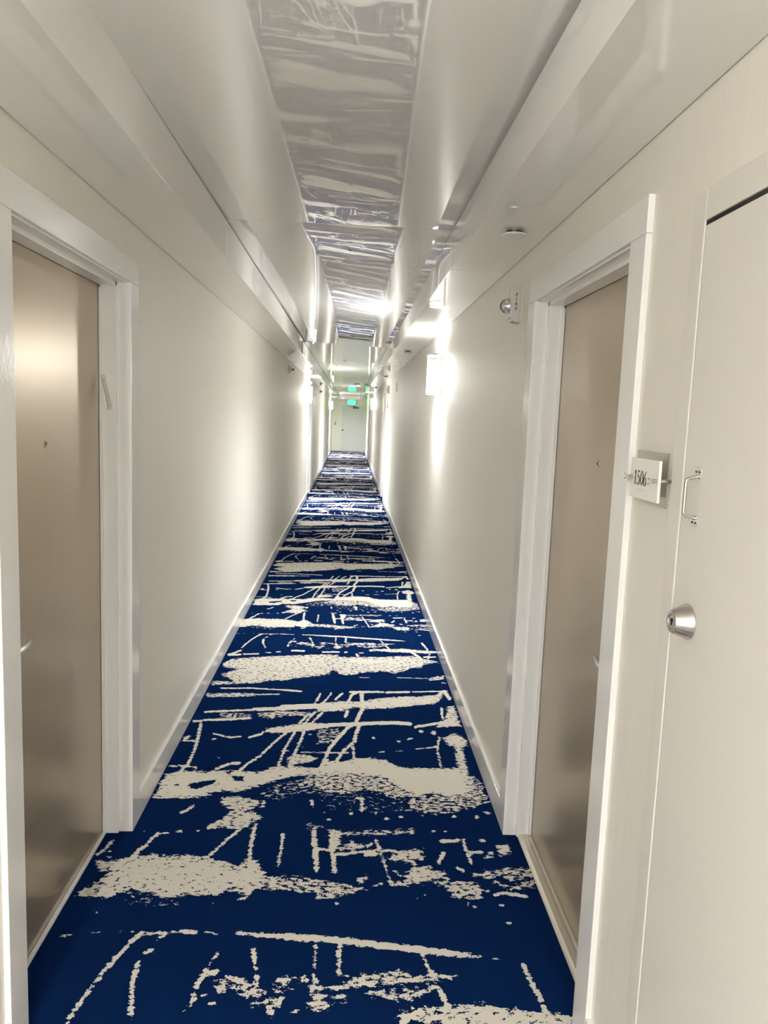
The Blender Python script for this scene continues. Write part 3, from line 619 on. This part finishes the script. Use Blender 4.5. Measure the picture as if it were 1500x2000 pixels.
def soffit(s, name, label):
    x0 = SL if s < 0 else SR
    root = empty(name, (x0, 0, ZS), label, 'soffit', kind='structure')
    edges = [Y0] + SEAMS[1:] + [Y1 - .002]
    for a, b in zip(edges[:-1], edges[1:]):
        MB((x0, 0, ZS)).box(x0, X(s, TH - .004), a + .0026, b - .0026, ZS, ZC - .006, 0.0012).build('soffit_panel', M_gloss, root)
soffit(-1, 'trim_1', 'glossy white dropped soffit along the left wall')
soffit(1, 'trim_2', 'glossy white dropped soffit along the right wall')
tag(MB().box(SL + .003, SR - .003, 32.9, Y1 - .002, ZS, ZC - .006, 0.0012).build('trim_3', M_gloss), 'short dropped soffit across the far end of the corridor', 'soffit', kind='structure')

# ------------------------------------------------------------------ doors
def bronze_door(n, s, a, b, label, trim_label, sill_label, hz=0.958, sill=False):
    # casing and jamb
    root = empty('trim_%d' % (n * 2 + 2), (X(s, 0), (a + b) / 2, 0), trim_label, 'door frame', kind='structure')
    o = root.location; w = CW['bronze']; zt = 2.022; ho = 2.110
    for y0, y1 in ((a - w, a), (b, b + w)):
        MB(o).box(X(s, 0), X(s, TH), y0, y1, 0, zt + .004, 0.0022).build('casing_post', M_trim, root)
    MB(o).box(X(s, 0), X(s, TH), a - w, b + w, zt + .0045, ho, 0.0022).build('casing_head', M_trim, root)
    j = MB(o)
    for y0, y1, sg in ((a - .026, a, 1), (b, b + .026, -1)):
        j.box(X(s, TH - .002), X(s, .05), y0, y1, 0.0, zt + .02, 0.0012)
        y2 = (y1 + .013) if sg > 0 else (y0 - .013)
        ya, yb = (y0, y2) if sg > 0 else (y2, y1)
        j.box(X(s, .05), X(s, .104), ya, yb, 0.0, zt + .02, 0.0015)
    j.box(X(s, TH - .002), X(s, .05), a - .026, b + .026, zt, zt + .024, 0.0012)
    j.box(X(s, .05), X(s, .104), a - .026, b + .026, zt - .013, zt + .024, 0.0015)
    j.build('door_jamb', M_trim, root)
    ws = MB(o)
    for y0, y1 in ((a + .0135, a + .021), (b - .021, b - .0135)):
        ws.box(X(s, .095), X(s, .106), y0, y1, 0.013, zt - .02, 0.001)
    ws.build('weatherstrip', M_trim, root)
    # leaf
    d = empty('door_%d' % n, (X(s, .107), (a + b) / 2, 0), label, 'door', kind='structure')
    o = d.location
    MB(o).box(X(s, .107), X(s, .15), a + .001, b - .001, 0.008, zt + .006, 0.001).build('door_panel', M_bronze, d)
    yp = (a + b) / 2 - .03
    p = MB(o).lathe([(0, -.002), (.0088, -.002), (.0088, .003), (.0062, .0042), (.005, .0030), (0, .0022)], (X(s, .107), yp, 1.481), (-s, 0, 0), 20).build('peephole', M_steel, d)
    MB(o).lathe([(0, .0), (.0042, .0), (.0042, .0034), (0, .0036)], (X(s, .107), yp, 1.481), (-s, 0, 0), 16).build('peephole_lens', M_black, p)
    yh = a + .062
    h = MB(o)
    h.lathe([(0, 0), (.026, 0), (.026, .006), (.023, .009), (.011, .010), (.011, .046), (.0, .046)], (X(s, .107), yh, hz), (-s, 0, 0), 28)
    pts = [(X(s, .107 - .046), yh - .004, hz), (X(s, .107 - .05), yh + .02, hz), (X(s, .107 - .05), yh + .06, hz - .001), (X(s, .107 - .05), yh + .095, hz),
           (X(s, .107 - .052), yh + .112, hz + .006), (X(s, .107 - .056), yh + .122, hz + .017)]
    h.tube(pts, [.011, .011, .0105, .010, .009, .005], 16, flat=(0.75, 1.0))
    h.build('lever_handle', M_satin, d)
    st = MB((X(s, .07), (a + b) / 2, 0))
    if sill:
        xs = [(.055, 0), (.060, .008), (.068, .0125), (.074, .0115), (.078, .013), (.090, .013), (.094, .011), (.102, .013), (.1065, .012), (.1065, 0)]
        st.poly([(X(s, u), a + .0135, z) for u, z in xs], (0, b - a - .027, 0))
        ob = st.build('trim_%d' % (n * 2 + 3), M_alum)
    else:
        st.box(X(s, .094), X(s, .1065), a + .0135, b - .0135, 0, 0.009, 0.0015)
        ob = st.build('trim_%d' % (n * 2 + 3), M_trim)
    tag(ob, sill_label, 'threshold', kind='structure')
    return d
def closet_door(n, s, a, b, label, trim_label, hardware=True, hinge_far=False):
    root = empty('trim_%d' % (n * 2 + 2), (X(s, 0), (a + b) / 2, 0), trim_label, 'door frame', kind='structure')
    o = root.location; w = CW['closet']; zt = 1.978
    for y0, y1 in ((a - w, a), (b, b + w)):
        MB(o).box(X(s, 0), X(s, TH), y0, y1, 0, zt + .06, 0.003).build('casing_post', M_closet, root)
    MB(o).box(X(s, 0), X(s, TH), a + .0005, b - .0005, zt + .003, zt + .06, 0.003).build('casing_head', M_closet, root)
    m = MB(o)
    for y0, y1 in ((a - .011, a - .0005), (b + .0005, b + .011)):
        m.box(X(s, TH), X(s, .09), y0, y1, 0, zt + .02)
    m.box(X(s, TH), X(s, .09), a - .011, b + .011, zt + .004, zt + .02)
    m.box(X(s, .06), X(s, .09), a - .011, b + .011, 0, zt + .02)
    m.box(X(s, .0035), X(s, .045), b - .0028, b - .0002, 0.008, zt - .007)  # black strips in the side and top gaps stand in for their shade
    m.box(X(s, .0035), X(s, .045), a + .0002, a + .0028, 0.008, zt - .007)
    m.box(X(s, .0035), X(s, .045), a + .0002, b - .0002, zt - .0058, zt + .0028)
    m.build('door_stop_and_gap_shade', M_black, root)
    d = empty('door_%d' % n, (X(s, .003), (a + b) / 2, 0), label, 'door', kind='structure')
    o = d.location
    MB(o).box(X(s, .002), X(s, .045), a + .003, b - .003, 0.008, zt - .006, 0.0015).build('door_panel', M_closet, d)
    if hardware:
        ye = b - .003
        # D pull handle on two small plates
        yh = 1.388; z0, z1 = 1.432, 1.512
        m = MB(o)
        pts = [(X(s, .002), yh, z1), (X(s, -.0175), yh + .001, z1 - .006), (X(s, -.0205), yh + .001, z1 - .0085), (X(s, -.0215), yh + .001, z1 - .0125),
               (X(s, -.0215), yh + .001, z0 + .0125), (X(s, -.0205), yh + .001, z0 + .0085), (X(s, -.0175), yh + .001, z0 + .006), (X(s, .002), yh, z0)]
        m.tube(pts, .0031, 14)
        h = m.build('pull_handle', M_steel, d)
        for z, dz in ((z1, .0045), (z0, -.0045)):
            MB(o).box(X(s, -.0008), X(s, .002), yh - .0115, yh + .0115, z + dz - .010, z + dz + .010, 0.0006).build('mounting_plate', M_chrome, h)
            sc = MB(o)
            for dy in (-.0065, .0065):
                sc.lathe([(0, 0), (.0024, 0), (.0020, .0014), (0, .0016)], (X(s, -.0008), yh + dy, z + dz * 1.6), (-s, 0, 0), 12)
            sc.build('screw', M_darkmetal, h)
        # conical deadbolt cylinder with key slot
        yd, zd = 1.381, 1.2375
        c = MB(o).lathe([(.0, 0), (.0335, 0), (.034, .003), (.0225, .030), (.0205, .0325), (.0140, .0330), (.0130, .0315), (0, .0315)], (X(s, .002), yd, zd), (-s, 0, 0), 48).build('deadbolt_cylinder', M_steel, d)
        MB(o).box(X(s, -.0305), X(s, -.0288), yd - .0016, yd + .0016, zd - .007, zd + .006).lathe([(0, .0300), (.0042, .0300), (.0042, .0326), (0, .0326)], (X(s, .002), yd, zd + .002), (-s, 0, 0), 14).build('key_slot', M_black, c)
    return d
bronze_door(1, -1, 1.829, 2.777, 'bronze door in the left wall opposite the room number sign', 'white gloss frame around the near left bronze door, carrying the clear tube', 'thin white sill under the near left bronze door', hz=.962)
bronze_door(2, 1, 1.845, 2.785, 'bronze door in the right wall beside the room number sign', 'white gloss frame around the near right bronze door, next to the number sign', 'ribbed aluminium threshold under the near right bronze door', hz=.945, sill=True)
closet_door(3, 1, 0.55, 1.4535, 'cream painted closet door with D pull handle and conical lock', 'flush cream frame around the closet door with the pull handle')
bronze_door(4, -1, 14.55, 15.50, 'narrow sliver of door just past the middle left wall lamp', 'white frame just past the middle left wall lamp', 'sill of the door past the middle left wall lamp')
bronze_door(5, 1, 14.25, 15.20, 'narrow sliver of door halfway down the right wall before its second lamp', 'white frame halfway down the right wall', 'sill of the door halfway down the right wall')
closet_door(6, -1, 16.0, 16.95, 'pale flush door after the middle left doorway', 'pale flush frame after the middle left doorway', hardware=False)
closet_door(7, 1, 15.75, 16.65, 'pale flush door after the middle right doorway', 'pale flush frame after the middle right doorway', hardware=False)
bronze_door(8, -1, 27.0, 27.95, 'farthest door in the left wall near the exit sign', 'white frame of the farthest left door near the exit sign', 'sill of the farthest left door near the exit sign')
bronze_door(9, 1, 26.6, 27.55, 'farthest door in the right wall near the exit sign', 'white frame of the farthest right door near the exit sign', 'sill of the farthest right door near the exit sign')

# end door
def end_door():
    xa, xb, zt = -0.375, 0.605, 1.985
    root = empty('trim_40', ((xa + xb) / 2, Y1, 0), 'pale frame around the exit door in the end wall', 'door frame', kind='structure'); o = root.location
    for x0, x1 in ((xa - .055, xa), (xb, WR - .012)):
        MB(o).box(x0, x1, Y1 - .02, Y1, 0, zt + .004, 0.002).build('casing_post', M_trim, root)
    MB(o).box(xa - .055, WR - .012, Y1 - .02, Y1, zt + .005, zt + .06, 0.002).build('casing_head', M_trim, root)
    d = empty('door_10', ((xa + xb) / 2, Y1, 0), 'pale grey exit door in the end wall under the green sign', 'door', kind='structure'); o = d.location
    MB(o).box(xa + .004, xb - .004, Y1 - .012, Y1 - .001, .012, zt, 0.002).build('door_panel', M_enddoor, d)
    MB(o).lathe([(0, 0), (.034, 0), (.034, .008), (.013, .012), (.013, .035), (.028, .045), (.033, .060), (.026, .074), (0, .078)], (xa + .055, Y1 - .012, .915), (0, -1, 0), 24).build('door_knob', M_darkmetal, d)
    m = MB(o).box(.10, .36, Y1 - .062, Y1 - .012, 1.862, 1.915, 0.006)
    c = m.build('door_closer', M_darkmetal, d)
    MB(o).tube([(.22, Y1 - .05, 1.915), (.22, Y1 - .06, 1.935), (-.02, Y1 - .20, 1.94), (-.05, Y1 - .03, 1.955)], .009, 8).build('closer_arm', M_darkmetal, c)
end_door()

# ------------------------------------------------------------------ wall sconces
def half_ring(m, yc, s, ra, rb, z0, z1, t, n=24):
    """half elliptical band standing off the wall"""
    xw = X(s, TH)
    o = []; i = []
    for k in range(n + 1):
        a = PI * k / n
        o.append((xw - s * (rb + t) * math.sin(a), yc - (ra + t) * math.cos(a)))
        i.append((xw - s * rb * math.sin(a), yc - ra * math.cos(a)))
    ring = [[m.v((p[0], p[1], z)) for p in arr] for arr, z in ((o, z0), (o, z1), (i, z1), (i, z0))]
    for q in range(4):
        A, B = ring[q], ring[(q + 1) % 4]
        for k in range(n): m.bm.faces.new((A[k], A[k + 1], B[k + 1], B[k]))
    for k in (0, n): m.bm.faces.new([ring[q][k] for q in range(4)])
def half_disc(m, yc, s, ra, rb, z, t, n=24):
    xw = X(s, TH) - s * .003
    pts = [(xw - s * rb * math.sin(PI * k / n), yc - ra * math.cos(PI * k / n), z) for k in range(n + 1)]
    m.poly(pts, (0, 0, t))
def sconce(s, y, label, mats):
    M_s, M_e, M_u = mats
    zb, zt = 1.772, 2.066; ra, rb = .068, .098
    r = empty('wall_sconce', (X(s, TH), y, (zb + zt) / 2), label, 'wall lamp', 'wall sconces along the corridor'); o = r.location
    MB(o).box(X(s, TH), X(s, TH - .006), y - .062, y + .062, zb + .01, zt - .01, .001).build('back_plate', M_steel, r)
    m = MB(o); half_disc(m, y, s, ra, rb, zb + .004, zt - zb - .008); m.build('lamp_shade', M_s, r)
    m = MB(o); half_disc(m, y, s, ra - .004, rb - .005, zb + .0025, .0012); m.build('lower_diffuser', M_e, r)
    m = MB(o); half_disc(m, y, s, ra - .004, rb - .005, zt - .0037, .0012); m.build('upper_diffuser', M_u, r)
    for z in (zb - .001, zb + .032, zt - .040, zt - .008):
        m = MB(o); half_ring(m, y, s, ra + .0028, rb + .0028, z, z + .009, .004); m.build('metal_band', M_steel, r)
    for sg in (-1, 1):
        MB(o).box(X(s, TH), X(s, TH - .016), y + sg * (ra + .0028), y + sg * (ra + .0098), zb - .001, zt + .001, .0005).build('side_strap', M_steel, r)
    return r
sconce(1, 5.79, 'lit white half round wall lamp, nearest one, on the right wall', LAMP_A)
sconce(-1, 13.78, 'lit white wall lamp on the left wall beside the middle left door', LAMP_B)
sconce(1, 21.75, 'lit white wall lamp far down the right wall, beyond the middle right door', LAMP_B)
sconce(-1, 29.7, 'lit white wall lamp on the left wall closest to the exit sign', LAMP_D)
sconce(-1, -1.3, 'added unseen fill lamp on the left wall just behind the viewer', LAMP_C)  # from here on, sconces out of view, added to brighten the near surfaces
sconce(1, -3.6, 'added unseen fill lamp on the right wall just behind the viewer', LAMP_C)
sconce(-1, -5.6, 'added unseen fill lamp on the left wall, second behind the viewer', LAMP_C)
sconce(1, -8.0, 'added unseen fill lamp on the right wall, second behind the viewer', LAMP_C)

# ------------------------------------------------------------------ fire strobes
def strobe(s, y, zc, label):
    r = empty('fire_strobe', (X(s, TH), y, zc), label, 'fire strobe', 'fire strobes along the corridor'); o = r.location
    hw, hh, pr = .033, .072, .042
    xw = X(s, TH)
    pf = [(0, -hh), (.020, -hh), (.036, -hh + .006), (pr, -hh + .016), (pr, hh - .012), (.034, hh - .003), (.022, hh), (0, hh)]
    b = MB(o).poly([(xw - s * u, y - hw, zc + z) for u, z in pf], (0, 2 * hw, 0))
    body = b.build('strobe_body', M_greyplastic, r)
    MB(o).box(xw, xw - s * .003, y - hw - .003, y + hw + .003, zc - hh - .003, zc + hh + .003, .001).build('mounting_plate', M_plastic, r)
    f = MB(o).box(xw - s * pr, xw - s * (pr + .0025), y - hw + .002, y + hw - .002, zc - hh + .018, zc + hh - .014, .001).build('front_plate', M_plastic, r)
    MB(o).lathe([(.028, 0), (.031, .004), (.0285, .018), (.020, .030), (.008, .037), (0, .038)], (xw - s * (pr + .0025), y, zc - .008), (-s, 0, 0), 28).build('strobe_lens', M_clear, r)
    MB(o).lathe([(.024, 0), (.022, .010), (.010, .004), (.006, .020), (0, .022)], (xw - s * (pr + .0026), y, zc - .008), (-s, 0, 0), 20).build('strobe_reflector', M_chrome, r)
    for k, ch in enumerate('FIRE'):
        Mt = Matrix.Translation(Vector((xw - s * .023, y - hw - .0002, zc + .032 - k * .0175)) - o) @ Matrix.Rotation(PI / 2, 4, 'X')
        text_mesh(ch, .0165, body, 'letter', M_red, Mt, bold=.0007)
    MB(o).lathe([(0, 0), (.004, 0), (.003, .0025), (0, .003)], (xw - s * (pr - .001), y, zc - hh + .022), (-s, 0, 0), 12).build('test_button', M_chrome, r)
    return r
strobe(1, 3.107, 2.058, 'grey white fire strobe with red FIRE letters beside the near right door frame')
strobe(1, 13.4, 2.05, 'small fire strobe halfway down the right wall before the middle right doorway')
strobe(-1, 14.2, 2.15, 'fire strobe just above the middle left wall lamp')

# ------------------------------------------------------------------ sprinklers
for k, (x, y, lab) in enumerate([(.537, 2.689, 'round white sprinkler cover on the right soffit above the fire strobe'),
                            (.548, 7.7, 'round sprinkler cover on the right soffit just past the nearest lamp'),
                            (.558, 12.7, 'third sprinkler cover along the right soffit, short of the middle right doorway'),
                            (.562, 17.9, 'fourth sprinkler cover along the right soffit, past the middle right doorway'),
                            (.567, 28.6, 'farthest sprinkler cover on the right soffit near the exit sign')]):
    r = empty('sprinkler_cover', (x, y, ZS), lab, 'sprinkler', 'concealed sprinkler covers on the right soffit')
    MB(r.location).lathe([(0, 0), (.026, 0), (.026, -.011), (0, -.011)], (x, y, ZS), (0, 0, 1), 28).build('mounting_cup', M_darkmetal, r)
    MB(r.location).lathe([(0, -.0095), (.041, -.0095), (.0435, -.0115), (.0425, -.0145), (.034, -.017), (0, -.0185)], (x, y, ZS), (0, 0, 1), 40).build('cover_disc', M_plastic, r)
for y, z, lab in ((9.72, 2.125, 'cream cone fitting with dark tip high on the left wall before the middle lamp'),
                  (19.5, 2.14, 'brown tipped cone fitting high on the left wall past the middle left doorway')):
    r = empty('sidewall_sprinkler', (X(-1, TH), y, z), lab, 'sprinkler', 'sidewall sprinklers on the left wall')
    MB(r.location).lathe([(.054, 0), (.052, .008), (.040, .028), (.026, .044), (.016, .05), (0, .05)], (X(-1, TH), y, z), (1, 0, 0), 28).build('mounting_ring', M_cone, r)
    MB(r.location).lathe([(0, .046), (.013, .046), (.014, .058), (.007, .066), (.016, .070), (.016, .073), (0, .073)], (X(-1, TH), y, z), (1, 0, 0), 18).build('sprinkler_head', M_brown, r)

# ------------------------------------------------------------------ round horn and thin plate on the right wall
r = empty('round_horn', (WR, 13.75, 1.79), 'round white horn on the right wall below the middle strobe', 'alarm horn')
MB(r.location).lathe([(0, 0), (.066, 0), (.066, .004), (0, .004)], (WR, 13.75, 1.79), (-1, 0, 0), 28).build('mounting_ring', M_plastic, r)
MB(r.location).lathe([(0, 0), (.062, 0), (.062, .012), (.052, .030), (0, .034)], (WR, 13.75, 1.79), (-1, 0, 0), 28).build('horn_dome', M_plastic, r)
MB(r.location).lathe([(0, .030), (.016, .030), (.014, .038), (0, .039)], (WR, 13.75, 1.79), (-1, 0, 0), 18).build('horn_grille', M_greyplastic, r)
r = empty('wall_plate', (WR, 11.3, 2.015), 'thin dark edged plate high on the right wall between lamp and doorway', 'wall plate')
MB(r.location).box(WR - .006, WR, 11.26, 11.34, 1.955, 2.075, .002).build('plate', M_wall, r)
MB(r.location).box(WR - .007, WR, 11.255, 11.26, 1.953, 2.077, .001).build('plate_edge', M_darkmetal, r)

# ------------------------------------------------------------------ room number sign
def ribbon(pts, ws):
    """outline of a brush stroke of varying width"""
    L_, R_ = [], []
    n = len(pts)
    for i in range(n):
        a, b = pts[max(i - 1, 0)], pts[min(i + 1, n - 1)]
        dx, dy = b[0] - a[0], b[1] - a[1]; l = math.hypot(dx, dy) or 1
        nx, ny = -dy / l * ws[i] / 2, dx / l * ws[i] / 2
        L_.append((pts[i][0] + nx, pts[i][1] + ny)); R_.append((pts[i][0] - nx, pts[i][1] - ny))
    return L_, R_
def arc(cx, cy, rx, ry, a0, a1, n=18):
    return [(cx + rx * math.cos(math.radians(a0 + (a1 - a0) * k / n)), cy + ry * math.sin(math.radians(a0 + (a1 - a0) * k / n))) for k in range(n + 1)]
def stress(pts, thin, thick, cx, rx):      # thick where the stroke runs along the sides
    return [thin + (thick - thin) * min(1, abs(p[0] - cx) / rx) ** 2 for p in pts]
def digit(ch):
    T, t = .17, .055
    if ch == '1':
        return [([(.30, .0), (.30, 1.0)], [T, T]), ([(.08, .78), (.17, .86), (.30, .98)], [.04, .07, .09]), ([(.08, .02), (.52, .02)], [.045, .045])]
    if ch == '0':
        p = arc(.32, .5, .24, .47, 0, 360, 36); return [(p, stress(p, t, T, .32, .24))]
    if ch == '5':
        p = arc(.30, .31, .24, .30, 130, -150, 26)
        return [([(.14, .99), (.13, .52)], [.07, .06]), ([(.12, .94), (.5, .94)], [.11, .09]), (p, stress(p, t, T, .30, .24)), ([(.07, .13), (.12, .10)], [.09, .09])]
    p = arc(.32, .29, .24, .27, 0, 360, 36)
    q = [(.54, .98), (.40, .90), (.24, .72), (.12, .48), (.085, .29)]
    return [(p, stress(p, t, T, .32, .24)), (q, [.04, .07, .12, .15, .16])]
def room_sign():
    y0, y1, z0, z1 = 1.552, 1.734, 1.431, 1.5445
    yc = (y0 + y1) / 2
    r = empty('room_sign', (WR, yc, (z0 + z1) / 2), 'white room number sign reading 1506 on steel standoffs between door frames', 'room number sign'); o = r.location
    MB(o).box(WR - .004, WR, y0, y1 - .006, z0, z1, .001).build('back_plate', M_backplate, r)
    xa = WR - .040
    ya, yb, za, zb_ = 1.510, 1.662, 1.4455, 1.531
    f = MB(o).box(xa, xa + .006, ya, yb, za, zb_, .0012).build('front_plate', M_acryl, r)
    zc = (za + zb_) / 2 + .0015
    for yy in (1.5185, 1.6505):
        st = MB(o).tube([(WR - .003, yy, zc), (xa - .012, yy, zc)], .0042, 16).build('standoff', M_steel, r)
        MB(o).lathe([(.0042, 0), (.0068, .003), (.0068, .0075), (.005, .009), (0, .0092)], (xa - .010, yy, zc), (-1, 0, 0), 20).build('standoff_cap', M_chrome, st)
    h = .031; wd = .0178; ys = 1.6405
    for k, ch in enumerate('1506'):
        m = MB(o)
        for pts, ws in digit(ch):
            L_, R_ = ribbon(pts, ws)
            P = lambda p: (xa - .0006, ys - k * wd - p[0] * .0255, zc - h / 2 + p[1] * h)
            A = [m.v(P(p)) for p in L_]; B = [m.v(P(p)) for p in R_]
            for i in range(len(A) - 1): m.bm.faces.new((A[i], A[i + 1], B[i + 1], B[i]))
        ext = bmesh.ops.extrude_face_region(m.bm, geom=list(m.bm.faces))
        for v in ext['geom']:
            if isinstance(v, bmesh.types.BMVert): v.co.x += .0006
        m.build('numeral', M_ink, f, smooth=False)
    m = MB(o)
    rnd = random.Random(3)
    for c in range(7):
        if c == 1: continue
        for q in range(2):
            for w in range(3):
                if rnd.random() < .55:
                    m.lathe([(.0007, 0), (.0005, .0005), (0, .0006)], (xa, 1.612 - c * .0068 - q * .0023, zc - .0235 - w * .0021), (-1, 0, 0), 8)
    m.build('braille', M_braille, f)
room_sign()

# ------------------------------------------------------------------ clear tilted case on the left door jamb
def mezuzah():
    a = Vector((-.866, 2.7565, 1.699)); b = Vector((-.842, 2.7565, 1.590))
    r = empty('mezuzah', (a + b) / 2, 'small tilted clear tube case with rolled scroll on the left door jamb', 'mezuzah'); o = r.location
    MB(o).tube([a, b], .0072, 18).build('clear_case', M_case, r)
    d = (b - a).normalized()
    MB(o).tube([a + d * .008, b - d * .008], .0045, 14).build('scroll', M_parch, r)
    for p, sg in ((a, 1), (b, -1)):
        MB(o).tube([p - d * sg * .004, p + d * sg * .004], .0078, 18).build('end_cap', M_plastic, r)
mezuzah()

# ------------------------------------------------------------------ exit sign, switch plate
def exit_sign():
    xc, zc, w, h, y = .035, 2.108, .33, .20, 33.22
    r = empty('exit_sign', (xc, y, ZS), 'green lit EXIT sign hanging over the end door', 'exit sign'); o = r.location
    MB(o).box(xc - .06, xc + .06, y - .025, y + .025, ZS - .012, ZS, .002).build('canopy', M_plastic, r)
    hs = MB(o).box(xc - w / 2, xc + w / 2, y - .022, y + .022, zc - h / 2, zc + h / 2 + .018, .004).build('housing', M_plastic, r)
    f = MB(o).box(xc - w / 2 + .012, xc + w / 2 - .012, y - .0245, y - .0222, zc - h / 2 + .012, zc + h / 2 - .012, .0008).build('sign_face', M_exitface, r)
    Mt = Matrix.Translation(Vector((xc, y - .0255, zc - .004)) - o) @ Matrix.Rotation(PI / 2, 4, 'X')
    text_mesh('EXIT', .165, f, 'lettering', M_exitletter, Mt, bold=.004)
exit_sign()
r = empty('switch_plate', (-.645, Y1, 1.20), 'small dark switch plate on the end wall left of the exit door', 'switch plate')
MB(r.location).box(-.665, -.625, Y1 - .012, Y1, 1.13, 1.27, .004).build('plate', M_darkmetal, r)
MB(r.location).box(-.652, -.638, Y1 - .018, Y1 - .012, 1.18, 1.22, .002).build('toggle', M_plastic, r)

# ------------------------------------------------------------------ moth on the ceiling
def moth():
    x, y = -.028, 3.874; z = ZC - .004 - .0035
    r = empty('moth', (x, y, ZC - .004), 'tiny brown moth resting on the glossy ceiling past the first seam', 'insect'); o = r.location
    d = Vector((.75, .65, 0)).normalized()
    c = Vector((x, y, z))
    MB(o).tube([c - d * .011, c - d * .006, c, c + d * .006, c + d * .009], [.0006, .0022, .0028, .0022, .0008], 10).build('body', M_moth, r)
    n = Vector((-d.y, d.x, 0))
    for sg in (-1, 1):
        pts = [c + d * .004, c + d * .002 + n * sg * .006, c - d * .010 + n * sg * .0075, c - d * .014 + n * sg * .002]
        MB(o).poly(pts, (0, 0, .0006)).build('wing', M_moth, r)
moth()

# ------------------------------------------------------------------ camera, world, view
cam = bpy.data.cameras.new('camera'); co = bpy.data.objects.new('camera', cam); COL.objects.link(co)
F_, YAW, PITCH, ROLL = 1500.4543, 0.0480, -0.1246, 0.0383
cy, sy, cp, sp = math.cos(YAW), math.sin(YAW), math.cos(PITCH), math.sin(PITCH)
fw = Vector((sy * cp, cy * cp, sp)); rt = Vector((cy, -sy, 0)); up = rt.cross(fw)
c_, s_ = math.cos(ROLL), math.sin(ROLL)
r2 = rt * c_ + up * s_; u2 = up * c_ - rt * s_
Mx = Matrix((r2, u2, -fw)).transposed().to_4x4(); Mx.translation = Vector((0, 0, 1.6))
co.matrix_world = Mx
cam.sensor_fit = 'VERTICAL'; cam.sensor_height = 36.0; cam.sensor_width = 27.0
cam.lens = F_ * 36.0 / 2000.0
cam.clip_start = 0.02; cam.clip_end = 200
S.camera = co
w = bpy.data.worlds.new('world'); S.world = w; w.use_nodes = True
w.node_tree.nodes['Background'].inputs['Color'].default_value = (0, 0, 0, 1)
S.view_settings.view_transform = 'Standard'; S.view_settings.look = 'None'
S.view_settings.gamma = 1.0; S.view_settings.use_curve_mapping = False
S.view_settings.exposure = EXPO
c = S.cycles
c.caustics_reflective = False; c.caustics_refractive = False
c.sample_clamp_indirect = 3.0
c.max_bounces = 16; c.diffuse_bounces = 9; c.glossy_bounces = 8; c.transmission_bounces = 8
